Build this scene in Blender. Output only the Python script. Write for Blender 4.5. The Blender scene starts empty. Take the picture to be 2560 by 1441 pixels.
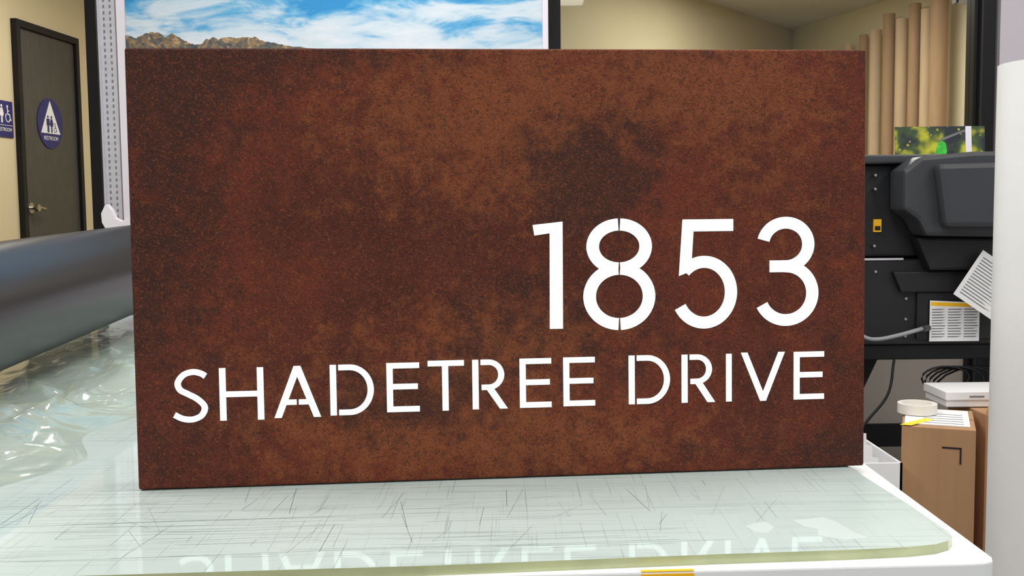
import bpy, bmesh, math, random
from mathutils import Vector, Matrix
random.seed(7)
sc=bpy.context.scene
sc.view_settings.view_transform='Standard'
CZ=1.0616      # camera height
TZ=0.72        # glass surface height

def lin(c):
    return tuple(((v/255)/12.92 if v/255<=.04045 else ((v/255+.055)/1.055)**2.4) for v in c)+(1,)

# ---------------------------------------------------------------- materials
def newmat(name):
    m=bpy.data.materials.new(name); m.use_nodes=True
    nt=m.node_tree; b=nt.nodes['Principled BSDF']
    return m,nt,b
def mat(name,col,rough=.5,metal=0,coat=0,var=.08,scale=12,bump=0,bscale=150,emit=0,stretch=(1,1,1),spec=.5):
    m,nt,b=newmat(name); N=nt.nodes; L=nt.links
    tc=N.new('ShaderNodeTexCoord'); mp=N.new('ShaderNodeMapping'); L.new(tc.outputs['Object'],mp.inputs[0])
    mp.inputs['Scale'].default_value=stretch
    nz=N.new('ShaderNodeTexNoise'); nz.inputs['Scale'].default_value=scale; nz.inputs['Detail'].default_value=5
    L.new(mp.outputs[0],nz.inputs['Vector'])
    cr=N.new('ShaderNodeValToRGB'); c=lin(col)
    cr.color_ramp.elements[0].position=.3; cr.color_ramp.elements[1].position=.7
    cr.color_ramp.elements[0].color=tuple(x*(1-var) for x in c[:3])+(1,)
    cr.color_ramp.elements[1].color=tuple(min(1,x*(1+var)) for x in c[:3])+(1,)
    L.new(nz.outputs[0],cr.inputs[0]); L.new(cr.outputs[0],b.inputs['Base Color'])
    b.inputs['Roughness'].default_value=rough; b.inputs['Metallic'].default_value=metal
    b.inputs['Coat Weight'].default_value=coat; b.inputs['Specular IOR Level'].default_value=spec
    if bump:
        n2=N.new('ShaderNodeTexNoise'); n2.inputs['Scale'].default_value=bscale; L.new(mp.outputs[0],n2.inputs['Vector'])
        bp=N.new('ShaderNodeBump'); bp.inputs['Strength'].default_value=bump; bp.inputs['Distance'].default_value=.002
        L.new(n2.outputs[0],bp.inputs['Height']); L.new(bp.outputs[0],b.inputs['Normal'])
    if emit:
        b.inputs['Emission Color'].default_value=c; b.inputs['Emission Strength'].default_value=emit
    return m

M={}
M['wall_beige']=mat('wall_beige_paint',(218,203,166),.8,scale=2,var=.03,bump=.15,bscale=300)
M['wall_back']=mat('wall_back_paint',(204,192,156),.8,scale=1.5,var=.04,bump=.15,bscale=300)
M['wall_cream']=mat('wall_cream_paint',(232,222,188),.8,scale=1.5,var=.03,bump=.15,bscale=300)
M['wall_white']=mat('wall_white_paint',(204,196,205),.8,scale=2,var=.02,bump=.1,bscale=300)
M['wall_taupe']=mat('wall_taupe_paint',(160,150,142),.8,scale=3,var=.06)
M['ceil']=mat('ceiling_paint',(215,212,205),.9,scale=3,var=.02)
M['floor']=mat('floor_concrete',(120,114,106),.6,scale=4,var=.15)
M['door']=mat('door_wood_dark',(68,67,63),.45,scale=9,var=.3,stretch=(14,14,.8))
M['black']=mat('black_aluminium',(20,20,23),.5,var=.1,spec=.3)
M['blackp']=mat('black_plastic',(22,22,25),.5,var=.15,bump=.1,bscale=600)
M['hood']=mat('charcoal_plastic',(56,58,63),.42,var=.06,bump=.1,bscale=600)
M['chrome']=mat('brushed_nickel',(190,185,175),.25,1,var=.05)
M['navy']=mat('navy_plastic',(34,34,104),.45,var=.05)
M['white']=mat('white_plastic',(240,240,242),.45,var=.02)
M['paper']=mat('white_paper',(236,236,238),.8,var=.02)
M['print']=mat('grey_ink',(120,120,125),.8,var=.05)
M['dark_ink']=mat('dark_ink',(30,28,28),.8,var=.05)
M['frame_w']=mat('white_powdercoat',(238,241,242),.4,var=.02,coat=.2)
M['card']=mat('cardboard',(176,136,100),.85,scale=30,var=.07,stretch=(1,1,.1),bump=.1,bscale=200)
M['cardd']=mat('cardboard_flap',(196,152,112),.85,scale=30,var=.05)
M['tube']=mat('kraft_tube_cardboard',(212,184,148),.8,scale=25,var=.08,stretch=(1,1,.15))
M['tubed']=mat('kraft_tube_darker',(182,148,112),.8,scale=25,var=.08,stretch=(1,1,.15))  # darker kraft tone, alternated so neighbouring tubes read apart
M['tubeend']=mat('kraft_tube_end',(150,118,84),.85,var=.08)
M['roll']=mat('black_vinyl_roll_film',(28,29,36),.32,coat=.0,scale=40,var=.06,spec=.6)
M['yellow']=mat('yellow_label',(250,190,20),.5,var=.03)
M['yellowt']=mat('yellow_tape',(245,225,60),.5,var=.05)
M['cable']=mat('grey_cable',(150,152,158),.5,var=.05)
M['galv']=mat('galvanised_strip',(200,198,208),.5,.15,var=.05,scale=40)
M['slot']=mat('slot_shadow_metal',(120,118,126),.6,var=.05)
M['board']=mat('white_foamboard',(236,230,242),.6,var=.015)
M['bracket']=mat('white_bracket_paint',(226,222,228),.4,var=.02)
M['tapew']=mat('white_tape_roll',(232,226,218),.5,var=.03)

# rust
def rust():
    m,nt,b=newmat('weathered_rust_steel'); N=nt.nodes; L=nt.links
    tc=N.new('ShaderNodeTexCoord')
    def noise(s,d,dist=0,r=.55,off=(0,0,0)):
        mp=N.new('ShaderNodeMapping'); mp.inputs['Location'].default_value=off; L.new(tc.outputs['Object'],mp.inputs[0])
        n=N.new('ShaderNodeTexNoise'); n.inputs['Scale'].default_value=s; n.inputs['Detail'].default_value=d
        n.inputs['Distortion'].default_value=dist; n.inputs['Roughness'].default_value=r
        L.new(mp.outputs[0],n.inputs['Vector']); return n.outputs[0]
    def math_(op,a,b_,cl=False):
        n=N.new('ShaderNodeMath'); n.operation=op; n.use_clamp=cl
        for i,v in enumerate((a,b_)):
            if isinstance(v,(int,float)): n.inputs[i].default_value=v
            else: L.new(v,n.inputs[i])
        return n.outputs[0]
    def blob(u,v,ru,rv):
        mp=N.new('ShaderNodeMapping'); mp.vector_type='TEXTURE'
        mp.inputs['Location'].default_value=(u,0,v); mp.inputs['Scale'].default_value=(ru,1,rv)
        L.new(tc.outputs['Object'],mp.inputs[0])
        g=N.new('ShaderNodeTexGradient'); g.gradient_type='SPHERICAL'; L.new(mp.outputs[0],g.inputs[0]); return g.outputs['Fac']
    def rng(v,a,b_):
        n=N.new('ShaderNodeMapRange'); n.inputs['From Min'].default_value=a; n.inputs['From Max'].default_value=b_; n.interpolation_type='SMOOTHSTEP'
        L.new(v,n.inputs[0]); return n.outputs[0]
    def mix(f,a,c):
        n=N.new('ShaderNodeMix'); n.data_type='RGBA'
        if isinstance(f,(int,float)): n.inputs[0].default_value=f
        else: L.new(f,n.inputs[0])
        for i,v in ((6,a),(7,c)):
            if isinstance(v,tuple): n.inputs[i].default_value=v
            else: L.new(v,n.inputs[i])
        return n.outputs[2]
    base=mix(rng(noise(5,6,0,.6),.37,.63),lin((78,30,18)),lin((108,44,25)))
    warm=None
    for u,v,ru,rv,w in [(.42,.47,.20,.12,.9),(.76,.48,.15,.12,.8),(.50,.35,.13,.10,.35),(.30,.42,.2,.10,.25),(.45,.17,.20,.06,1.0),(.35,.06,.26,.07,1.1),(.62,.04,.20,.05,.6),(.65,.5,.2,.06,.5),(.15,.16,.14,.08,.35),(.8,.3,.1,.1,.35)]:
        t=math_('MULTIPLY',blob(u,v,ru*1.3,rv*1.5),w); warm=t if warm is None else math_('ADD',warm,t)
    med=noise(34,9,0,.76,(3,1,2))
    ww=math_('ADD',math_('MULTIPLY',warm,.24),math_('MULTIPLY',med,1.0))
    base=mix(math_('MULTIPLY',rng(ww,.54,.74),.66),base,lin((140,78,41)))
    dk=None
    for u,v,ru,rv,w in [(.56,.37,.10,.08,1.2),(.04,.3,.12,.35,.7),(.05,.5,.15,.1,.6),(.33,.10,.14,.06,.9),(.60,.15,.2,.08,.4),(.88,.15,.08,.3,.4),(.45,.22,.12,.07,.5),(.2,.52,.2,.04,.5),(.9,.02,.3,.03,.6),(.5,.53,.5,.02,.4)]:
        t=math_('MULTIPLY',blob(u,v,ru*1.3,rv*1.4),w); dk=t if dk is None else math_('ADD',dk,t)
    md2=noise(26,9,0,.75,(8,4,1))
    dd=math_('ADD',math_('MULTIPLY',dk,.29),md2)
    base=mix(math_('MULTIPLY',rng(dd,.53,.74),.82),base,lin((52,27,22)))
    f1=noise(200,3,2.6,.6)
    base=mix(math_('MULTIPLY',rng(f1,.53,.60),.50),base,lin((142,76,40)))
    f2=noise(170,3,2.4,.6,(5,5,5))
    base=mix(math_('MULTIPLY',rng(f2,.52,.59),.60),base,lin((52,24,18)))
    L.new(base,b.inputs['Base Color'])
    b.inputs['Roughness'].default_value=.72; b.inputs['Specular IOR Level'].default_value=.3
    bp=N.new('ShaderNodeBump'); bp.inputs['Strength'].default_value=.7; bp.inputs['Distance'].default_value=.002
    L.new(math_('SUBTRACT',f1,f2),bp.inputs['Height']); L.new(bp.outputs[0],b.inputs['Normal'])
    return m
M['rust']=rust()
def emis(name,col,s):
    m,nt,b=newmat(name); N=nt.nodes; L=nt.links
    b.inputs['Base Color'].default_value=lin(col); b.inputs['Emission Color'].default_value=lin(col)
    n=N.new('ShaderNodeTexNoise'); n.inputs['Scale'].default_value=3
    mr=N.new('ShaderNodeMapRange'); mr.inputs['To Min'].default_value=s*.95; mr.inputs['To Max'].default_value=s*1.05
    L.new(n.outputs[0],mr.inputs[0]); L.new(mr.outputs[0],b.inputs['Emission Strength']); return m
M['lit']=emis('backlit_white_acrylic',(220,237,238),1.05)
M['lit'].node_tree.nodes['Principled BSDF'].inputs['Base Color'].default_value=(.3,.31,.31,1)
M['panel']=emis('light_diffuser',(255,252,245),2.0)

# mat on the table under the glass
def tablemat():
    m,nt,b=newmat('glass_over_pale_green_mat'); N=nt.nodes; L=nt.links
    tc=N.new('ShaderNodeTexCoord')
    n=N.new('ShaderNodeTexNoise'); n.inputs['Scale'].default_value=3; n.inputs['Detail'].default_value=6; L.new(tc.outputs['Object'],n.inputs[0])
    cr=N.new('ShaderNodeValToRGB'); cr.color_ramp.elements[0].position=.3; cr.color_ramp.elements[1].position=.7
    cr.color_ramp.elements[0].color=lin((186,203,201)); cr.color_ramp.elements[1].color=lin((204,219,217)); L.new(n.outputs[0],cr.inputs[0])
    prev=cr.outputs[0]
    for i,(sx,sy,st) in enumerate([(6,420,.40),(420,6,.34),(3,260,.30)]):
        mp=N.new('ShaderNodeMapping'); mp.inputs['Scale'].default_value=(sx,sy,1); mp.inputs['Rotation'].default_value=(0,0,.06*i); L.new(tc.outputs['Object'],mp.inputs[0])
        q=N.new('ShaderNodeTexNoise'); q.inputs['Scale'].default_value=1; q.inputs['Detail'].default_value=2; L.new(mp.outputs[0],q.inputs[0])
        r=N.new('ShaderNodeMapRange'); r.inputs['From Min'].default_value=.62; r.inputs['From Max'].default_value=.72; r.inputs['To Max'].default_value=st; L.new(q.outputs[0],r.inputs[0])
        mx=N.new('ShaderNodeMix'); mx.data_type='RGBA'; L.new(r.outputs[0],mx.inputs[0]); L.new(prev,mx.inputs[6]); mx.inputs[7].default_value=lin((90,110,108)); prev=mx.outputs[2]
    L.new(prev,b.inputs['Base Color']); b.inputs['Roughness'].default_value=.5
    b.inputs['Coat Weight'].default_value=.9; b.inputs['Coat Roughness'].default_value=.04; b.inputs['Coat IOR'].default_value=1.45
    return m
M['tabletop']=tablemat()
M['glassedge']=mat('green_glass_edge',(186,192,148),.2,var=.1,scale=30,coat=.5)
M['cut']=mat('cut_mark_groove',(120,136,134),.8,var=.1)
M['cutd']=mat('cut_mark_dark',(74,90,88),.8,var=.1)
M['scuff']=mat('adhesive_residue',(206,220,219),.5,var=.03,coat=.7)

def filmmat():
    m,nt,b=newmat('clear_plastic_film'); N=nt.nodes; L=nt.links
    out=N['Material Output']; N.remove(b)
    tr=N.new('ShaderNodeBsdfTransparent'); tr.inputs[0].default_value=(.93,.955,.93,1)
    gl=N.new('ShaderNodeBsdfGlossy'); gl.inputs['Roughness'].default_value=.12; gl.inputs[0].default_value=(1,1,1,1)
    df=N.new('ShaderNodeBsdfDiffuse'); df.inputs[0].default_value=lin((222,226,208))
    lw=N.new('ShaderNodeLayerWeight'); lw.inputs[0].default_value=.35
    mr=N.new('ShaderNodeMapRange'); mr.inputs['To Min'].default_value=.05; mr.inputs['To Max'].default_value=.42; L.new(lw.outputs['Facing'],mr.inputs[0])
    m1=N.new('ShaderNodeMixShader'); L.new(mr.outputs[0],m1.inputs[0]); L.new(tr.outputs[0],m1.inputs[1]); L.new(gl.outputs[0],m1.inputs[2])
    m2=N.new('ShaderNodeMixShader'); m2.inputs[0].default_value=.10; L.new(m1.outputs[0],m2.inputs[1]); L.new(df.outputs[0],m2.inputs[2])
    L.new(m2.outputs[0],out.inputs[0]); return m
M['film']=filmmat()
def panemat():
    m,nt,b=newmat('window_glass'); N=nt.nodes; L=nt.links; out=N['Material Output']; N.remove(b)
    tr=N.new('ShaderNodeBsdfTransparent'); tr.inputs[0].default_value=(.98,.99,.98,1)
    gl=N.new('ShaderNodeBsdfGlossy'); gl.inputs['Roughness'].default_value=.02
    mx=N.new('ShaderNodeMixShader'); mx.inputs[0].default_value=.015
    L.new(tr.outputs[0],mx.inputs[1]); L.new(gl.outputs[0],mx.inputs[2]); L.new(mx.outputs[0],out.inputs[0]); return m
M['pane']=panemat()
def skymat():
    m,nt,b=newmat('printed_cloudy_sky'); N=nt.nodes; L=nt.links
    tc=N.new('ShaderNodeTexCoord'); mp=N.new('ShaderNodeMapping'); mp.inputs['Scale'].default_value=(1.6,1,5.5); mp.inputs['Location'].default_value=(.35,0,.4); L.new(tc.outputs['Object'],mp.inputs[0])
    n=N.new('ShaderNodeTexNoise'); n.inputs['Scale'].default_value=1.5; n.inputs['Detail'].default_value=10; n.inputs['Roughness'].default_value=.62; n.inputs['Distortion'].default_value=.5
    L.new(mp.outputs[0],n.inputs[0])
    sx=N.new('ShaderNodeSeparateXYZ'); L.new(tc.outputs['Object'],sx.inputs[0])
    g=N.new('ShaderNodeMapRange'); g.inputs['From Min'].default_value=1.70; g.inputs['From Max'].default_value=1.92; g.inputs['To Min'].default_value=.15; g.inputs['To Max'].default_value=-.08; L.new(sx.outputs[2],g.inputs[0])
    a=N.new('ShaderNodeMath'); L.new(n.outputs[0],a.inputs[0]); L.new(g.outputs[0],a.inputs[1])
    cr=N.new('ShaderNodeValToRGB'); e=cr.color_ramp.elements
    e[0].position=.38; e[0].color=lin((28,140,205)); e[1].position=.56; e[1].color=lin((200,217,232))
    x=e.new(.46); x.color=lin((96,172,218)); x=e.new(.7); x.color=lin((222,228,238))
    L.new(a.outputs[0],cr.inputs[0]); L.new(cr.outputs[0],b.inputs['Base Color']); b.inputs['Roughness'].default_value=.5
    return m
M['sky']=skymat()
def mtn():
    m,nt,b=newmat('printed_mountains'); N=nt.nodes; L=nt.links
    tc=N.new('ShaderNodeTexCoord'); n=N.new('ShaderNodeTexNoise'); n.inputs['Scale'].default_value=22; n.inputs['Detail'].default_value=8; n.inputs['Distortion'].default_value=1.5; n.inputs['Roughness'].default_value=.7; L.new(tc.outputs['Object'],n.inputs[0])
    cr=N.new('ShaderNodeValToRGB'); e=cr.color_ramp.elements; e[0].position=.38; e[0].color=lin((44,56,84)); e[1].position=.64; e[1].color=lin((186,160,124))
    x=e.new(.47); x.color=lin((92,92,84)); x=e.new(.55); x.color=lin((140,112,80))
    L.new(n.outputs[0],cr.inputs[0]); L.new(cr.outputs[0],b.inputs['Base Color']); b.inputs['Roughness'].default_value=.5; return m
M['mtn']=mtn()
def nightprint():
    m,nt,b=newmat('printed_night_garden'); N=nt.nodes; L=nt.links
    tc=N.new('ShaderNodeTexCoord'); n=N.new('ShaderNodeTexVoronoi'); n.inputs['Scale'].default_value=45; L.new(tc.outputs['Object'],n.inputs[0])
    n2=N.new('ShaderNodeTexNoise'); n2.inputs['Scale'].default_value=14; L.new(tc.outputs['Object'],n2.inputs[0])
    cr=N.new('ShaderNodeValToRGB'); e=cr.color_ramp.elements; e[0].position=.42; e[0].color=lin((24,34,44)); e[1].position=.68; e[1].color=lin((190,190,40)); x=e.new(.55); x.color=lin((60,80,40))
    L.new(n2.outputs[0],cr.inputs[0])
    r=N.new('ShaderNodeMapRange'); r.inputs['From Min'].default_value=.15; r.inputs['From Max'].default_value=.25; r.inputs['To Min'].default_value=.7; r.inputs['To Max'].default_value=0; L.new(n.outputs['Distance'],r.inputs[0])
    mx=N.new('ShaderNodeMix'); mx.data_type='RGBA'; L.new(r.outputs[0],mx.inputs[0]); L.new(cr.outputs[0],mx.inputs[6]); mx.inputs[7].default_value=lin((200,190,50)); L.new(mx.outputs[2],b.inputs['Base Color']); return m
M['night']=nightprint()
M['green']=mat('printed_green',(60,190,60),.5,scale=60,var=.3)

# ---------------------------------------------------------------- mesh helper
class MB:
    def __init__(s): s.bm=bmesh.new(); s.mats=[]
    def mi(s,m):
        if m not in s.mats: s.mats.append(m)
        return s.mats.index(m)
    def box(s,x0,x1,y0,y1,z0,z1,m,bev=0,T=None):
        b=bmesh.new(); bmesh.ops.create_cube(b,size=1)
        for v in b.verts: v.co=Vector((x0+(v.co.x+.5)*(x1-x0),y0+(v.co.y+.5)*(y1-y0),z0+(v.co.z+.5)*(z1-z0)))
        if bev: bmesh.ops.bevel(b,geom=b.edges[:],offset=bev,segments=3,profile=.6,affect='EDGES')
        s.add(b,m,T)
    def add(s,b,m,T=None,smooth=False):
        if T is not None: bmesh.ops.transform(b,matrix=T,verts=b.verts)
        i=s.mi(m); mp={}
        for v in b.verts: mp[v]=s.bm.verts.new(v.co)
        for f in b.faces:
            try: nf=s.bm.faces.new([mp[v] for v in f.verts]); nf.material_index=i; nf.smooth=smooth
            except ValueError: pass
        b.free()
    def prism(s,pts,d0,d1,m,T=None,bev=0):
        # pts 2D (x,y) extruded along local z d0..d1
        b=bmesh.new(); lo=[b.verts.new((x,y,d0)) for x,y in pts]; hi=[b.verts.new((x,y,d1)) for x,y in pts]
        n=len(pts); b.faces.new(lo[::-1]); b.faces.new(hi)
        for k in range(n): b.faces.new([lo[k],lo[(k+1)%n],hi[(k+1)%n],hi[k]])
        bmesh.ops.recalc_face_normals(b,faces=b.faces)
        if bev: bmesh.ops.bevel(b,geom=b.edges[:],offset=bev,segments=2,profile=.6,affect='EDGES')
        bmesh.ops.triangulate(b,faces=[f for f in b.faces if len(f.verts)>4])
        s.add(b,m,T)
    def cyl(s,p0,p1,r,m,seg=32,r2=None,smooth=True,inner=0):
        p0=Vector(p0);p1=Vector(p1);d=p1-p0;b=bmesh.new()
        q=d.to_track_quat('Z','Y').to_matrix().to_4x4(); q.translation=p0
        L=d.length; r2=r if r2 is None else r2
        A=[b.verts.new((r*math.cos(t*2*math.pi/seg),r*math.sin(t*2*math.pi/seg),0)) for t in range(seg)]
        B=[b.verts.new((r2*math.cos(t*2*math.pi/seg),r2*math.sin(t*2*math.pi/seg),L)) for t in range(seg)]
        side=[b.faces.new([A[k],A[(k+1)%seg],B[(k+1)%seg],B[k]]) for k in range(seg)]
        for f in side: f.smooth=smooth
        if inner:
            A2=[b.verts.new(v.co) for v in A]; B2=[b.verts.new(v.co) for v in B]
            C=[b.verts.new((v.co.x*inner,v.co.y*inner,0)) for v in A]; D=[b.verts.new((v.co.x*inner,v.co.y*inner,L)) for v in B]
            for k in range(seg):
                b.faces.new([C[(k+1)%seg],C[k],D[k],D[(k+1)%seg]]); b.faces.new([A2[(k+1)%seg],A2[k],C[k],C[(k+1)%seg]]); b.faces.new([B2[k],B2[(k+1)%seg],D[(k+1)%seg],D[k]])
        else:
            A2=[b.verts.new(v.co) for v in A]; B2=[b.verts.new(v.co) for v in B]
            b.faces.new(A2[::-1]); b.faces.new(B2)
        bmesh.ops.transform(b,matrix=q,verts=b.verts)
        i=s.mi(m);mp={}
        for v in b.verts: mp[v]=s.bm.verts.new(v.co)
        for f in b.faces: nf=s.bm.faces.new([mp[v] for v in f.verts]); nf.material_index=i; nf.smooth=f.smooth
        b.free()
    def tubepath(s,pts,r,m,seg=10):
        P=[Vector(p) for p in pts]; rings=[];i=s.mi(m)
        for k,p in enumerate(P):
            t=(P[min(k+1,len(P)-1)]-P[max(k-1,0)]).normalized(); q=t.to_track_quat('Z','Y')
            rings.append([s.bm.verts.new(p+q@Vector((r*math.cos(a*2*math.pi/seg),r*math.sin(a*2*math.pi/seg),0))) for a in range(seg)])
        for A,B in zip(rings,rings[1:]):
            for k in range(seg):
                f=s.bm.faces.new([A[k],A[(k+1)%seg],B[(k+1)%seg],B[k]]);f.material_index=i;f.smooth=True
    def build(s,name,loc=None,parent=None,matrix=None):
        me=bpy.data.meshes.new(name); s.bm.to_mesh(me); s.bm.free()
        for m in s.mats: me.materials.append(M[m])
        o=bpy.data.objects.new(name,me); bpy.context.collection.objects.link(o)
        if matrix is not None: o.matrix_world=matrix
        if loc: o.location=loc
        if parent: o.parent=parent; 
        return o
def frame(o,x,y=(0,0,1)):
    x=Vector(x).normalized(); y=Vector(y); y=(y-x*y.dot(x)).normalized(); z=x.cross(y)
    T=Matrix.Identity(4)
    for i in range(3): T[i][0]=x[i];T[i][1]=y[i];T[i][2]=z[i];T[i][3]=o[i]
    return T
def catmull(P,n=10):
    P=[Vector(p) for p in P]; out=[]
    for i in range(len(P)-1):
        a=P[i-1] if i else P[0]*2-P[1]; b=P[i]; c=P[i+1]; d=P[i+2] if i+2<len(P) else P[-1]*2-P[-2]
        for k in range(n):
            t=k/n; out.append(.5*((2*b)+(c-a)*t+(2*a-5*b+4*c-d)*t*t+(3*b-a-3*c+d)*t**3))
    out.append(P[-1]); return out
def text(body,size,T,mname,name,parent=None,ext=.0004):
    c=bpy.data.curves.new(name,'FONT'); c.body=body; c.size=size; c.align_x='CENTER'; c.align_y='CENTER'; c.extrude=ext
    c.materials.append(M[mname]); o=bpy.data.objects.new(name,c); bpy.context.collection.objects.link(o); 
    if parent: o.parent=parent
    o.matrix_world=T; return o

# ================================================================ SIGN
ST=.0078
def ribbon(mb,pts,w,w2=None,T=None):
    P=[Vector((p[0],p[1])) for p in pts]; n=len(P); Lf=[];Rt=[]
    for k in range(n):
        if k==0: t=(P[1]-P[0]).normalized()
        elif k==n-1: t=(P[-1]-P[-2]).normalized()
        else: t=((P[k]-P[k-1]).normalized()+(P[k+1]-P[k]).normalized()).normalized()
        nn=Vector((-t.y,t.x)); ww=w if w2 is None else w+(w2-w)*abs(t.x)
        sc_=1
        if 0<k<n-1: sc_=1/max(.4,nn.dot(Vector((-(P[k+1]-P[k]).normalized().y,(P[k+1]-P[k]).normalized().x))))
        Lf.append(P[k]+nn*ww/2*sc_); Rt.append(P[k]-nn*ww/2*sc_)
    for k in range(n-1): mb.prism([Lf[k],Rt[k],Rt[k+1],Lf[k+1]],-.0015,.0008,'lit',T)
def arc(cx,cy,rx,ry,a0,a1,n=40):
    return [(cx+rx*math.cos(math.radians(a0+(a1-a0)*k/n)),cy+ry*math.sin(math.radians(a0+(a1-a0)*k/n))) for k in range(n+1)]
yaw,lean=.0881,.0233
sx_,sy_=-.0021-.4572*math.cos(yaw),1.2893-.4572*math.sin(yaw)
SW,SH,SD=.9144,.5334,.052
sign=bpy.data.objects.new('rusted_steel_address_sign',None); bpy.context.collection.objects.link(sign)
Ms=Matrix.Translation((sx_,sy_,TZ+SD*math.sin(lean)+.0002))@Matrix.Rotation(yaw,4,'Z')@Matrix.Rotation(-lean,4,'X')
sign.matrix_world=Ms
mb=MB(); mb.box(0,SW,0,SD,0,SH,'rust',bev=.0035)
mb.build('steel_box_panel').parent=sign
# letters live in the panel's front plane
TL=frame((0,0,0),(1,0,0))
def rect(mb,x0,x1,y0,y1): mb.prism([(x0,y0),(x1,y0),(x1,y1),(x0,y1)],-.0015,.0008,'lit',TL)
def poly(mb,pts): mb.prism(pts,-.0015,.0008,'lit',TL)
G=.0026
def gE(mb,x0,x1,b,t):
    rect(mb,x0,x0+ST,b,t); h=.0070; 
    rect(mb,x0,x1,b,b+h); rect(mb,x0,x1,t-h,t); m=(b+t)/2+.001; rect(mb,x0,x1-.002,m-h/2,m+h/2)
def gH(mb,x0,x1,b,t):
    rect(mb,x0,x0+ST,b,t); rect(mb,x1-ST,x1,b,t); m=(b+t)/2; rect(mb,x0,x1,m-.0035,m+.0035)
def gT(mb,x0,x1,b,t):
    rect(mb,x0,x1,t-.0070,t); c=(x0+x1)/2-.001; rect(mb,c-ST/2,c+ST/2,b,t)
def gI(mb,x0,x1,b,t): rect(mb,x0,x1,b,t)
def gD(mb,x0,x1,b,t):
    rect(mb,x0,x0+ST,b,t); s=x0+ST+G; w=.0070; r=(t-b)/2-w/2; cx=x1-ST/2-r*.92
    P=[(s,t-w/2)]+arc(cx,(b+t)/2,r*.92,r,90,-90,28)+[(s,b+w/2)]
    ribbon(mb,P,ST,w,TL)
def gR(mb,x0,x1,b,t):
    rect(mb,x0,x0+ST,b,t); s=x0+ST+G; w=.0068; h=(t-b); my=b+h*.44; cy=(t-w/2+my)/2; r=(t-w/2-my)/2; cx=x1-.004-ST/2-r
    P=[(s,t-w/2)]+arc(cx,cy,r,r,90,-90,22)+[(s+.001,my)]
    ribbon(mb,P,ST,w,TL)
    lx=s+.006; poly(mb,[(lx,my-.001),(lx+.0102,my-.001),(x1,b),(x1-.0100,b)])
def gA(mb,x0,x1,b,t):
    c=(x0+x1)/2+.0003; k=.0088; ap=.0042
    poly(mb,[(x0,b),(x0+k,b),(c+.0008,t-.011),(c+ap*.2,t),(c-ap,t)])
    poly(mb,[(x1,b),(x1-k,b),(c-.0008,t-.011),(c-ap*.2,t),(c+ap,t)])
    h=t-b; y=b+h*.30
    xl=x0+(c-x0)*.26; xr=x1-(x1-c)*.26
    rect(mb,xl+.002,c-G/2,y-.0033,y+.0033); rect(mb,c+G/2+.0,xr-.002,y-.0033,y+.0033)
def gV(mb,x0,x1,b,t):
    c=(x0+x1)/2+.0002; k=.0086
    poly(mb,[(x0,t),(c-.0038,b),(c+.0008,b),(c+.0008,b+.010),(x0+k,t)])
    poly(mb,[(x1,t),(x1-k,t),(c-.0008,b+.010),(c-.0008,b),(c+.0038,b)])
def gS(mb,x0,x1,b,t):
    w=x1-x0; h=t-b
    P=[(.93,.86),(.80,.915),(.58,.945),(.33,.89),(.175,.75),(.23,.615),(.46,.525),(.70,.43),(.885,.285),(.80,.125),(.55,.052),(.28,.07),(.06,.145)]
    C=catmull([(x0+w*a,b+h*c_,0) for a,c_ in P],7); ribbon(mb,[(p.x,p.y) for p in C],ST*.98,.0072,TL)
mb=MB()
for g,x0,x1,b,t in [(gS,.0431,.0869,.0816,.1467),(gH,.1000,.1531,.0824,.1470),(gA,.1652,.2219,.0838,.1475),(gD,.2334,.2869,.0850,.1478),
    (gE,.3026,.3431,.0871,.1484),(gT,.3535,.3986,.0872,.1500),(gR,.4087,.4528,.0878,.1499),(gE,.4679,.5079,.0880,.1500),(gE,.5229,.5631,.0885,.1502),
    (gD,.6061,.6592,.0887,.1507),(gR,.6741,.7176,.0888,.1502),(gI,.7317,.7391,.0889,.1500),(gV,.7511,.8086,.0886,.1510),(gE,.8203,.8603,.0890,.1505)]:
    g(mb,x0,x1,b,t)
mb.build('street_name_letters').parent=sign
mb=MB(); W8=.0160
poly(mb,[(.4864,.3166),(.5240,.3204),(.5232,.1864),(.5066,.1866),(.5076,.3060),(.4884,.3034)])
e=.0012
for s_ in (1,-1):
    # each half loop stops short of the bridge in the middle
    def half(cx,cy,rx,ry):
        th=math.degrees(math.asin(min(1,e/rx)))
        A=arc(cx,cy,rx,ry,90-th,-90+th,40)
        return A if s_==1 else [(2*cx-x,y) for x,y in A]
    ribbon(mb,half(.5952,.2884,.0336,.0275),W8,.0152,TL)
    ribbon(mb,half(.5950,.2257,.0378,.0348),W8,.0152,TL)
rect(mb,.6760,.7413,.3060,.3212); poly(mb,[(.6760,.3212),(.6910,.3212),(.6868,.2560),(.6711,.2500)])
ribbon(mb,arc(.7035,.2290,.0348,.0385,136,-152,60),.0158,.0152,TL)
ribbon(mb,arc(.8095,.2880,.0295,.0276,168,-90,50)+[(.7885,.2604)],.0160,.0150,TL)
ribbon(mb,[(.7885,.2604),(.806,.2604)]+arc(.8100,.2258,.0345,.0342,88,-155,50),.0160,.0150,TL)
mb.build('house_number_numerals').parent=sign

# ================================================================ TABLE
tb=MB()
LX=-2.25
# white frame slab (front edge and right edge follow the real table)
yl=lambda x:.9785+.0415*(x-.149)
outer=[(LX-.05,yl(LX)),(.440,yl(.440)),(.458,.993),(.468,.998),(.4725,1.010),(.474,1.39),(.474,3.45),(LX-.05,3.45)]
tb.prism(outer,TZ-.062,TZ-.010,'frame_w',None,bev=.002)
gl=[(LX,.93),(-.6,.945),(-.088,.973),(.200,.9975),(.330,1.006),(.390,1.0125),(.420,1.020),(.438,1.031),(.4475,1.045),(.4500,1.062),(.4460,1.16),(.434,1.334),(.31,3.42),(LX,3.42)]
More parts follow.
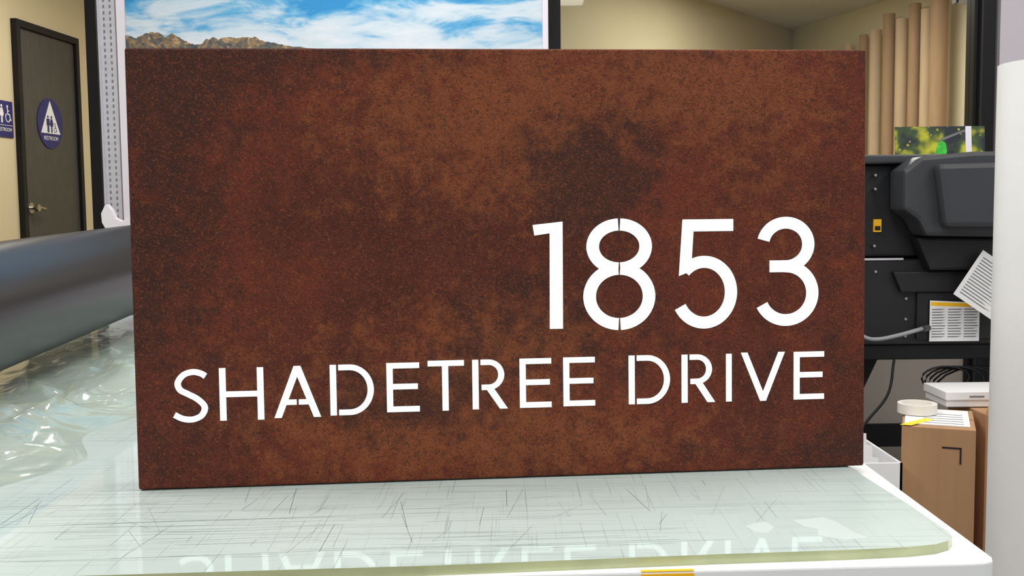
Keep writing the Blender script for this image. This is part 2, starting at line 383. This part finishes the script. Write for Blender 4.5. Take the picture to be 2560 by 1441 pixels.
# glass sheet: side faces green, top face mat
b=bmesh.new(); hi=[b.verts.new((x,y,TZ)) for x,y in gl]
top=b.faces.new(hi); bmesh.ops.triangulate(b,faces=[top]); tb.add(b,'tabletop')
b=bmesh.new(); lo=[b.verts.new((x,y,TZ-.0099)) for x,y in gl]; hi=[b.verts.new((x,y,TZ)) for x,y in gl]
for k in range(len(gl)): b.faces.new([lo[k],lo[(k+1)%len(gl)],hi[(k+1)%len(gl)],hi[k]])
tb.add(b,'glassedge')
# skirt rail + legs
tb.box(LX,.42,1.02,1.06,TZ-.16,TZ-.062,'frame_w',.004); tb.box(LX,.42,3.34,3.38,TZ-.16,TZ-.062,'frame_w',.004)
tb.box(.38,.42,1.06,3.34,TZ-.16,TZ-.062,'frame_w',.004); tb.box(LX,LX+.04,1.06,3.34,TZ-.16,TZ-.062,'frame_w',.004)
for x in (LX+.04,.36):
    for y in (1.04,3.32): tb.box(x-.03,x+.03,y-.0,y+.06,0,TZ-.16,'frame_w',.004)
tb.prism([(0,0),(.051,0),(.051,.0315),(0,.0315)],0,.0006,'yellow',frame((.121,yl(.121)-.0004,TZ-.0435),(1,.0415,0)))
tb.prism([(.121,yl(.121)),(.172,yl(.172)),(.172,yl(.172)+.005),(.121,yl(.121)+.005)],TZ-.0101,TZ-.0096,'yellow')
# cut marks
def mark(x0,y0,x1,y1,w,m='cut'):
    d=Vector((x1-x0,y1-y0)); n=Vector((-d.y,d.x)).normalized()*w/2
    vs=[tb.bm.verts.new((x0+n.x,y0+n.y,TZ+.0002)),tb.bm.verts.new((x0-n.x,y0-n.y,TZ+.0002)),tb.bm.verts.new((x1-n.x,y1-n.y,TZ+.0002)),tb.bm.verts.new((x1+n.x,y1+n.y,TZ+.0002))]
    f=tb.bm.faces.new(vs); f.material_index=tb.mi(m)
for k in range(56):
    x=random.uniform(-.62,.02) if k<46 else random.uniform(0,.3); y=random.uniform(1.0,1.28); L=random.uniform(.02,.12)
    a=random.choice([1.50,1.62,1.3,1.75,1.45]) + random.uniform(-.12,.12)
    mark(x,y,x+L*math.cos(a),min(y+L*math.sin(a),1.5),random.uniform(.0002,.0005),'cutd' if k%2==0 else 'cut')
for k in range(110):
    x=random.uniform(-.70,.0); y=random.uniform(.99,1.26); L=random.uniform(.05,.30); a=.06+random.uniform(-.04,.04)
    mark(x,y,x+L*math.cos(a),y+L*math.sin(a),random.uniform(.0002,.0004))
for k in range(12):
    x=random.uniform(-.55,.3); y=random.uniform(1.03,1.25); L=random.uniform(.03,.15); a=random.uniform(0,3.1)
    mark(x,y,x+L*math.cos(a),min(y+L*math.sin(a),1.3),.0003)
# lighter adhesive residue patches
for P in [[(.300,1.105),(.318,1.108),(.335,1.114),(.345,1.100),(.349,1.08),(.352,1.06),(.362,1.042),(.335,1.036),(.322,1.044),(.312,1.052),(.318,1.072),(.306,1.082)],[(.245,1.085),(.258,1.096),(.27,1.10),(.275,1.08),(.262,1.06),(.255,1.062),(.25,1.065)]]:
    tb.prism(P,TZ+.00005,TZ+.00025,'scuff')
table=tb.build('glass_topped_worktable')

# ================================================================ VINYL ROLL (core carried in a cradle at both ends)
rollE=bpy.data.objects.new('black_vinyl_roll_in_cradle',None); bpy.context.collection.objects.link(rollE)
rr=.1228; RX=lambda y:-.849-.081*y; RZ=lambda y:CZ-.219+.0176*y
rb=MB(); rb.cyl((RX(1.02),1.02,RZ(1.02)),(RX(3.30),3.30,RZ(3.30)),rr,'roll',128,inner=.33); rb.build('vinyl_roll').parent=rollE
rb=MB(); rb.cyl((RX(.955),.955,RZ(.955)),(RX(3.385),3.385,RZ(3.385)),rr*.33,'tubeend',48,inner=.85); rb.build('roll_core').parent=rollE
hb=MB()
prof_=[(.062,.0),(.058,.035),(.035,.045),(.03,.03),(.018,.005),(.0,-.005),(-.02,.005),(-.03,.03),(-.045,.05),(-.055,.045),(-.068,.02),(-.066,-.01),(-.055,-.03)]
zt=1.0316
for (cx,cy,z0) in [(-1.262,3.405,TZ+.001),(RX(.975),.975,TZ+.001)]:
    zz=zt if cy>2 else RZ(.975)+.046
    P=[(-.058,z0-zz),(.058,z0-zz),(.05,-.03)]+prof_
    hb.prism(P,-.012,.012,'bracket',frame((cx,cy,zz),(1,0,0)),bev=.003)
hb.build('cradle_brackets').parent=rollE

# ================================================================ PLASTIC FILM
fb=bmesh.new(); nu,nv=100,200; grid=[]
from mathutils import noise as mn
for j in range(nv+1):
    y=1.22+(3.05-1.22)*j/nv
    xr=-.585-.05*(y-1.3)+.035*math.sin(y*7)+.02*math.sin(y*19)-.10*max(0,1.40-y)*4
    xl=RX(y)-.10
    xl=min(xl,xr-.05)
    row=[]
    for i in range(nu+1):
        a=i/nu; x=xl+(xr-xl)*a
        q=Vector((x*6,y*2.8,0)); h=abs(mn.noise(q))*.042+abs(mn.noise(q*2.6+Vector((5,1,2))))*.020+abs(mn.noise(q*6))*.005
        w_=x*1.0+y*.55+.06*mn.noise(q*.8)
        fold=(1-abs(math.sin(w_*17)))**3*.013+(1-abs(math.sin((x*.4-y)*23+3*mn.noise(q*.6))))**5*.007
        under=1-max(0,1-abs(x-RX(y))/.10)*.75      # pressed low beneath the roll
        env=min(1,(1-a)*3.2)*min(1,a*5+.1)*min(1,(y-1.2)*4+.1)*under
        row.append(fb.verts.new((x+.012*mn.noise(q*2+Vector((9,9,9))),y+.012*mn.noise(q*2),TZ+.0015+(h+fold)*env)))
    grid.append(row)
for j in range(nv):
    for i in range(nu):
        f=fb.faces.new([grid[j][i],grid[j][i+1],grid[j+1][i+1],grid[j+1][i]]); f.smooth=True
me=bpy.data.meshes.new('clear_plastic_wrap'); fb.to_mesh(me); fb.free(); me.materials.append(M['film'])
fo=bpy.data.objects.new('clear_plastic_wrap',me); bpy.context.collection.objects.link(fo)

# ================================================================ ROOM SHELL
def shell(name,boxes):
    m_=MB()
    for bx in boxes: m_.box(*bx)
    return m_.build(name)
shell('floor',[(-4.6,4.2,-2.0,10.6,-.1,0,'floor')])
WL=lambda y:-3.57+.0645*(y-7.6)
def diag(name,p,q,z0,z1,th,m):
    p=Vector(p);q=Vector(q);L=(q-p).length; T=frame((p.x,p.y,0),(q.x-p.x,q.y-p.y,0))
    m_=MB(); m_.prism([(0,z0),(L,z0),(L,z1),(0,z1)],-th,0,m,T); return m_.build(name)
diag('wall_left',(WL(-2),-2,0),(WL(9.8),9.8,0),0,3.0,.12,'wall_beige')
diag('wall_hall_end',(WL(9.8)-.05,9.8,0),(.15,9.8,0),0,3.0,.12,'wall_beige')
diag('wall_back',(.10,6.05,0),(2.45,9.17,0),0,2.56,.1,'wall_back')
diag('wall_back_right',(2.45,9.17,0),(3.70,4.86,0),0,2.56,.1,'wall_cream')
shell('wall_partition',[(.02,.12,4.57,6.15,0,2.56,'wall_back')])
shell('wall_right',[(2.055,4.15,4.44,4.62,0,3.0,'wall_white')])
shell('wall_window_header',[(-1.80,2.055,4.47,4.57,2.56,3.0,'wall_white')])
shell('wall_window_sill',[(-1.73,2.0,4.49,4.56,0,.85,'wall_taupe')])
shell('ceiling',[(-4.6,4.2,-2.0,4.62,3.0,3.1,'ceil'),(-4.6,.12,4.62,10.0,3.0,3.1,'ceil'),(.12,4.0,4.62,9.4,2.56,2.62,'ceil')])
shell('baseboard_window',[(-1.73,1.95,4.475,4.49,0,.1,'black')])
# black storefront frame
fm=MB()
fm.box(-1.782,-1.737,4.46,4.51,0,3.0,'black',.002); fm.box(.163,.216,4.46,4.54,0,2.56,'black',.002)
fm.box(1.955,2.045,4.46,4.54,0,2.56,'black',.002); fm.box(-1.735,1.955,4.46,4.55,2.50,2.56,'black',.002); fm.box(-1.735,1.955,4.45,4.56,.85,.90,'black',.002)
fm.box(1.972,1.980,4.430,4.46,.0,2.56,'blackp')
fm.build('trim_window_frame')
shell('window_1',[(.216,1.955,4.495,4.501,.90,2.50,'pane')])
shell('window_2',[(-1.735,.163,4.495,4.501,.90,2.50,'pane')])

# ---------------------------------------------------------------- left: door + restroom signs
WD=(.0645,1,0)
def onwall(y,z,off=0):
    T=frame((WL(y),y,z),WD); 
    return T@Matrix.Translation((0,0,off))
dm=MB(); T=onwall(7.6,0)
W_=.94;Hh=2.44
dm.prism([(0,0),(.05,0),(.05,Hh-.05),(W_-.05,Hh-.05),(W_-.05,0),(W_,0),(W_,Hh),(0,Hh)],.001,.045,'black',T)
dm.prism([(.052,.01),(W_-.052,.01),(W_-.052,Hh-.052),(.052,Hh-.052)],.001,.02,'door',T)
# lever handle
def wl(x,z,o): return T@Vector((x,z,o))
dm.cyl(wl(.115,1.085,.02),wl(.115,1.085,.034),.040,'chrome'); dm.cyl(wl(.115,1.085,.03),wl(.115,1.085,.075),.013,'chrome')
dm.tubepath([wl(.105,1.088,.075),wl(.14,1.088,.078),wl(.18,1.085,.076),wl(.240,1.078,.07)],.012,'chrome')
dm.cyl(wl(.115,1.085,.07),wl(.115,1.085,.092),.026,'chrome')
door=dm.build('door_1')

def circ(cx,cy,r,n=24): return [(cx+r*math.cos(2*math.pi*k/n),cy+r*math.sin(2*math.pi*k/n)) for k in range(n)]
def man(mb,cx,cy,s,m,T,d0,d1,woman=False):
    mb.prism(circ(cx,cy+.44*s,.085*s,16),d0,d1,m,T)
    if woman:
        mb.prism([(cx-.08*s,cy+.33*s),(cx+.08*s,cy+.33*s),(cx+.19*s,cy-.12*s),(cx+.08*s,cy-.12*s),(cx+.08*s,cy-.5*s),(cx+.015*s,cy-.5*s),(cx+.015*s,cy-.12*s),(cx-.015*s,cy-.12*s),(cx-.015*s,cy-.5*s),(cx-.08*s,cy-.5*s),(cx-.08*s,cy-.12*s),(cx-.19*s,cy-.12*s)],d0,d1,m,T)
        mb.prism([(cx-.1*s,cy+.33*s),(cx-.22*s,cy+.0*s),(cx-.17*s,cy-.02*s),(cx-.06*s,cy+.25*s)],d0,d1,m,T)
        mb.prism([(cx+.1*s,cy+.33*s),(cx+.06*s,cy+.25*s),(cx+.17*s,cy-.02*s),(cx+.22*s,cy+.0*s)],d0,d1,m,T)
    else:
        mb.prism([(cx-.18*s,cy+.33*s),(cx+.18*s,cy+.33*s),(cx+.18*s,cy-.08*s),(cx+.13*s,cy-.08*s),(cx+.13*s,cy+.2*s),(cx+.11*s,cy+.2*s),(cx+.11*s,cy-.5*s),(cx+.015*s,cy-.5*s),(cx+.015*s,cy-.08*s),(cx-.015*s,cy-.08*s),(cx-.015*s,cy-.5*s),(cx-.11*s,cy-.5*s),(cx-.11*s,cy+.2*s),(cx-.13*s,cy+.2*s),(cx-.13*s,cy-.08*s),(cx-.18*s,cy-.08*s)],d0,d1,m,T)
def wheel(mb,cx,cy,s,m,T,d0,d1):
    mb.prism(circ(cx-.05*s,cy+.44*s,.075*s,16),d0,d1,m,T)
    def rb_(pts,w):
        P=[Vector(p) for p in pts]
        for a,c in zip(P,P[1:]):
            t=(c-a).normalized(); n=Vector((-t.y,t.x))*w/2; mb.prism([a+n,a-n,c-n,c+n],d0,d1,m,T)
    rb_([(cx-.05*s,cy+.36*s),(cx-.02*s,cy+.0*s),(cx+.17*s,cy+.0*s),(cx+.25*s,cy-.32*s),(cx+.33*s,cy-.30*s)],.07*s)
    rb_([(cx-.04*s,cy+.2*s),(cx+.14*s,cy+.2*s)],.055*s)
    A=arc(cx-.02*s,cy-.18*s,.24*s,.24*s,120,380-20,20); rb_(A,.055*s)
# round door sign
Tc=onwall(8.06,1.726,.0205)
rs=MB(); rs.prism(circ(0,0,.19,64),0,.006,'navy',Tc)
rs.prism([(-.145,-.075),(.145,-.075),(.0,.172)],.006,.008,'white',Tc)
man(rs,-.040,-.005,.125,'navy',Tc,.008,.0095); man(rs,.012,-.005,.125,'navy',Tc,.008,.0095,True)
wheel(rs,.066,-.030,.075,'navy',Tc,.008,.0095)
rso=rs.build('round_restroom_sign')
rt=text('RESTROOM',.042,Tc@Matrix.Translation((0,-.112,.0075)),'white','restroom_lettering'); rt.parent=rso
# plaque
Tp=onwall(7.425,1.714,.001)
pq=MB(); pq.prism([(-.135,-.128),(.135,-.128),(.135,.128),(-.135,.128)],0,.008,'navy',Tp)
man(pq,-.075,.035,.125,'white',Tp,.008,.010); man(pq,-.012,.035,.125,'white',Tp,.008,.010,True); wheel(pq,.07,.035,.125,'white',Tp,.008,.010)
pq.prism([(-.125,-.045),(.125,-.045),(.125,-.042),(-.125,-.042)],.008,.0095,'white',Tp)
pqo=pq.build('restroom_plaque'); rt=text('RESTROOM',.036,Tp@Matrix.Translation((.02,-.075,.0095)),'white','plaque_lettering'); rt.parent=pqo

# ---------------------------------------------------------------- poster board, slotted upright
PY=4.30
ps=MB()
ps.box(-1.592,.158,PY+.004,PY+.024,.0,2.62,'board')
ps.box(-1.5535,.1335,PY+.001,PY+.0039,.95,2.5,'sky')
prof=[(312,88),(325,90),(340,96),(352,90),(365,84),(378,80),(390,82),(398,80),(415,94),(424,86),(432,84),(445,92),(458,99),(475,108),(490,112),(505,110),(516,97),(524,99),(535,92),(545,99),(556,95),(575,93),(590,96),(612,93),(630,94),(640,92),(652,101),(670,104),(690,108),(720,114),(780,121),(1000,124),(1355,126)]
def pw(px,y,sh=0):
    kx=-.3629+(px-312)*.3936/1043; kz=.1508-(px-312)*3.93e-6+(125-y)*.00037
    return (kx*PY,CZ+kz*PY)
pts=[]
for (a,b_),(c,d) in zip(prof,prof[1:]):
    for k in range(4):
        t=k/4; j=random.uniform(-1.5,1.5) if k else 0; pts.append(pw(a+(c-a)*t,b_+(d-b_)*t+j))
pts.append(pw(1355,126)); pts[0]=(-1.5535,pts[0][1]); pts[-1]=(.1335,pts[-1][1])
for (a,c) in zip(pts,pts[1:]):
    ps.prism([(a[0],.95),(c[0],.95),c,a],0,.0008,'mtn',frame((0,PY+.001,0),(1,0,0)))
ps.build('mountain_landscape_print')
su=MB(); x0,x1=-1.668,-1.600
su.box(x0,x1,4.31,4.345,0,2.62,'galv',.002)
su.box(x0,x0+.008,4.300,4.31,0,2.62,'galv')
for k in range(104):
    z=.03+k*.025
    for c in (x0+.024,x0+.050): su.box(c-.003,c+.003,4.3085,4.31,z,z+.012,'slot')
su.build('slotted_shelf_upright')

# ---------------------------------------------------------------- back room tubes
A=Vector((2.45,9.17)); Dv=Vector((1.25,-4.31)).normalized(); Nn=Vector((-Dv.y,Dv.x))*-1  # wall direction
if Nn.x>0: Nn=-Nn
def wallpt(k,off):   # point on right wall hit by bearing k (=X/Y), moved off the wall
    # A + s*Dv : x = k*y
    s=(k*A.y-A.x)/(Dv.x-k*Dv.y); p=A+Dv*s; return p+Nn*off
tm=MB()
specs=[(.3590,.043,2.33,'tube'),(.3715,.042,2.42,'tubed'),(.3840,.043,2.36,'tube'),(.3960,.041,2.44,'tubed'),(.4080,.042,2.38,'tube'),(.4215,.058,2.45,'tubed')]
for kk,r,h,m_ in specs:
    p=wallpt(kk,r+.08); tm.cyl((p.x,p.y,0),(p.x,p.y,h),r,m_,36,inner=.85)
for kk,h,m_ in [(.309,2.18,'tubed'),(.3155,2.25,'tube'),(.322,2.22,'tubed'),(.3285,2.29,'tube'),(.3430,2.33,'tubed')]:
    p=wallpt(kk,.08); tm.cyl((p.x,p.y,0),(p.x,p.y,h),.032,m_,28,inner=.85)
tm.build('cardboard_core_tubes')
bk=MB(); p=wallpt(.440,.03)
bk.box(p.x-.12,p.x+.02,p.y-.02,p.y+.02,2.36,2.40,'galv',.003); bk.box(p.x-.13,p.x-.10,p.y-.02,p.y+.02,2.36,2.50,'galv',.003)
bk.build('tube_rack_bracket')

# ================================================================ PRINTER
pr=MB()
pr.box(.68,1.80,3.06,3.72,.90,1.172,'blackp',.012)
pr.box(.66,1.80,3.02,3.74,1.172,1.198,'hood',.008)
pr.box(.68,1.80,3.04,3.72,.642,.895,'blackp',.010)
pr.box(.69,1.14,3.035,3.045,.893,.899,'galv')
TP=frame((0,3.05,0),(1,0,0))
hoodp=[(1.098,1.150),(1.145,1.188),(1.29,1.2),(1.80,1.2),(1.80,.950),(1.165,.965),(1.142,1.010),(1.100,1.040)]
pr.prism(hoodp,.0,.12,'hood',TP,bev=.012)
pr.prism([(1.175,1.165),(1.80,1.175),(1.80,.985),(1.20,.990)],.12,.165,'hood',TP,bev=.014)
pr.prism([(1.16,.96),(1.80,.95),(1.80,.86),(1.20,.865)],0,.06,'blackp',TP,bev=.008)
pr.prism([(1.105,.86),(1.80,.86),(1.80,.80),(1.13,.80)],0,.03,'blackp',TP,bev=.004)
pr.prism([(1.18,.80),(1.80,.80),(1.80,.66),(1.18,.66)],-.01,.02,'blackp',TP,bev=.004)
for x_,z in ((1.055,1.14),(1.055,1.10),(1.055,.935),(1.15,.78),(1.15,.72),(1.15,.67),(1.06,.86)):
    pr.cyl((x_,3.035,z),(x_,3.061,z),.004,'chrome',12)
pr.box(1.058,1.080,3.052,3.0595,.975,1.012,'yellow'); pr.box(1.061,1.077,3.051,3.052,.980,.992,'dark_ink')
# stand
pr.box(.66,1.80,3.05,3.70,.598,.642,'black',.004)
for xx in (.76,1.70):
    pr.box(xx-.03,xx+.03,3.12,3.18,.05,.60,'black',.003); pr.box(xx-.03,xx+.03,3.58,3.64,.05,.60,'black',.003); pr.box(xx-.035,xx+.035,3.02,3.72,0.0,.06,'black',.003)
pr.prism([(1.02,.60),(1.10,.60),(.99,.36),(.93,.36)],-.09,-.06,'black',TP)
pro=pr.build('large_format_printer')
# warning label on printer
lb=MB(); 
LT=frame((1.215,3.024,.655),(1,0,0))
lb.prism([(0,0),(.145,0),(.145,.112),(0,.120)],0,.0008,'paper',LT)
lb.prism([(.003,.105),(.142,.099),(.142,.109),(.003,.116)],.0008,.0012,'yellow',LT)
for c in range(3):
    for k in range(11):
        z=.012+k*.008; x=.006+c*.047; lb.prism([(x,z),(x+.040*random.uniform(.6,1),z),(x+.040,z+.003),(x,z+.003)],.0008,.0012,'print',LT)
lb.build('printer_warning_label').parent=pro
sh=MB()
ST_=frame((1.251,2.95,.800),(math.cos(-.60),.0,math.sin(-.60)),(-math.sin(-.60),0.05,math.cos(-.60)))
sh.prism([(0,0),(.15,0),(.15,.15),(0,.15)],0,.0008,'paper',ST_)
for k in range(14):
    z=.014+k*.009; sh.prism([(.012,z),(.012+.12*random.uniform(.5,1),z),(.012+.12*random.uniform(.5,1),z+.003),(.012,z+.003)],.0008,.0011,'print',ST_)
sh.build('instruction_sheet').parent=pro
cb=MB()
cp=catmull([(.98,3.00,.700),(1.02,2.99,.672),(1.06,2.99,.668),(1.12,2.99,.680),(1.18,3.0,.694),(1.21,3.03,.694)],8); cb.tubepath(cp,.006,'cable')
cb.cyl((1.185,3.0,.6945),(1.212,3.028,.6945),.010,'hood',16)
for q in range(5):
    r=.05+.012*q; cx=1.28+.03*q; cz_=.54-.01*q
    pts_=[(cx+r*1.4*math.cos(t*.35),3.06+.008*q,cz_+r*.7*math.sin(t*.35)) for t in range(0,19)]
    cb.tubepath(pts_,.0030,'blackp')
cb.tubepath(catmull([(1.12,3.04,.60),(1.10,3.03,.50),(1.04,3.03,.42),(1.00,3.03,.36)],8),.004,'blackp')
cb.build('cable_bundle').parent=pro
# print leaning on printer
fp=MB(); FT=frame((1.29,3.52,1.1985),(1,0,0),(0,.10,1))
fp.prism([(0,0),(.30,0),(.30,.115),(0,.115)],-.006,0,'night',FT)
fp.prism([(.235,0),(.255,0),(.255,.115),(.235,.115)],0,.001,'board',FT); 
fp.prism([(.137,0),(.166,0),(.172,.035),(.168,.058),(.155,.068),(.142,.055),(.134,.03)],0,.001,'green',FT)
fp.prism([(.142,.065),(.155,.075),(.235,.105),(.235,.098),(.165,.07)],0,.001,'print',FT)
fp.build('garden_photo_print')

# ================================================================ BOXES
def carton(name,w_,d_,h,loc,rot,m='card',extra=None):
    b_=MB(); b_.box(0,w_,0,d_,0,h,m,.002)
    b_.box(0,w_,d_/2-.001,d_/2+.001,h-.0005,h+.0006,'dark_ink')
    if extra: extra(b_)
    return b_.build(name,matrix=Matrix.Translation(loc)@Matrix.Rotation(rot,4,'Z'))
def ex1(b_):
    b_.box(.006,.160,.03,.24,.4985,.5005,'paper')
    for k in range(5): b_.box(.05,.145,.05+k*.03,.055+k*.03,.5005,.5009,'print')
    b_.prism([(-.004,.0),(.022,-.002),(.075,.09),(.055,.105)],.5006,.5016,'yellowt')
    b_.box(.095,.140,-.0012,.0,.448,.452,'dark_ink'); b_.box(.136,.140,-.0012,.0,.410,.452,'dark_ink')
carton('cardboard_box',.172,.26,.498,(.980,2.60,0),-.38,extra=ex1)
tp=MB(); tp.cyl((1.075,2.745,.5025),(1.075,2.745,.528),.050,'tapew',40,inner=.76); tp.build('tape_roll')
def ex2(b_):
    b_.prism([(.0,.50),(.2,.50),(.2,.53),(.02,.555)],-.006,-.001,'cardd',frame((0,0,0),(1,0,0)))
carton('cardboard_box',.20,.24,.50,(1.245,2.715,0),0,extra=ex2)
wb=MB(); wb.box(1.180,1.435,2.81,2.955,.502,.530,'white',.003); wb.box(1.176,1.440,2.805,2.960,.522,.545,'paper',.002)
wb.box(1.24,1.28,2.8038,2.805,.530,.534,'print'); wb.build('white_carton')
# open white bin with paper
ob=MB()
x0,x1,y0,y1,h=.76,.965,2.55,2.86,.415
ob.box(x0,x1,y0,y1,0,.01,'paper'); ob.box(x0,x0+.006,y0,y1,0,h,'paper'); ob.box(x1-.006,x1,y0,y1,0,h,'paper'); ob.box(x0,x1,y0,y0+.006,0,h,'paper'); ob.box(x0,x1,y1-.006,y1,0,h,'paper')
for k in range(6):
    ob.prism([(0,0),(.15,0),(.15,.40+.008*k),(0,.42+.006*k)],0,.001,'paper',frame((.78+.004*k,2.60+.035*k,.012),(1,.1*(k%2),0),(0,.05,1)))
ob.build('white_storage_bin')

# ================================================================ WHITE ROLL AT RIGHT
wr=MB(); wr.cyl((1.022,1.95,0),(1.022,1.95,1.314),.112,'white',80,inner=.35); wr.cyl((1.022,1.95,.001),(1.022,1.95,1.318),.038,'tubeend',40,inner=.88)
wr.build('white_media_roll')

# ================================================================ LIGHTS
def panel(x,y,z,sx,sy,power,col=(1,.97,.93)):
    m_=MB(); m_.box(x-sx/2-.03,x+sx/2+.03,y-sy/2-.03,y+sy/2+.03,z-.012,z-.0005,'white'); m_.box(x-sx/2,x+sx/2,y-sy/2,y+sy/2,z-.016,z-.0121,'panel')
    o=m_.build('ceiling_light_panel')
    l=bpy.data.lights.new('lamp','AREA'); l.shape='RECTANGLE'; l.size=sx; l.size_y=sy; l.energy=power; l.color=col
    lo=bpy.data.objects.new('lamp',l); bpy.context.collection.objects.link(lo); lo.parent=o; lo.location=(x,y,z-.025)
for x,y in [(-1.6,-.6),(0.4,-.6),(-1.6,1.6),(.4,1.3),(2.4,.6),(2.2,2.7),(-.4,3.2)]:
    panel(x,y,3.0,.6,1.2,24)
panel(-2.3,6.6,3.0,.6,1.2,44,(1,.95,.87)); panel(-1.2,8.6,3.0,.6,1.2,30,(1,.95,.87))
panel(1.75,6.35,2.56,.6,1.2,34,(1,.96,.88)); 
w=bpy.data.worlds.new('World'); sc.world=w; w.use_nodes=True
w.node_tree.nodes['Background'].inputs[0].default_value=(.9,.95,1,1); w.node_tree.nodes['Background'].inputs[1].default_value=.55

# ================================================================ CAMERA
cam=bpy.data.cameras.new('camera'); co=bpy.data.objects.new('camera',cam); bpy.context.collection.objects.link(co)
cam.sensor_width=36; cam.lens=36*2610.8/2560; cam.clip_start=.05
co.matrix_world=Matrix.Translation((0,0,CZ))@Matrix.Rotation(math.pi/2-.078314,4,'X')@Matrix.Rotation(-.010569,4,'Z')
sc.camera=co
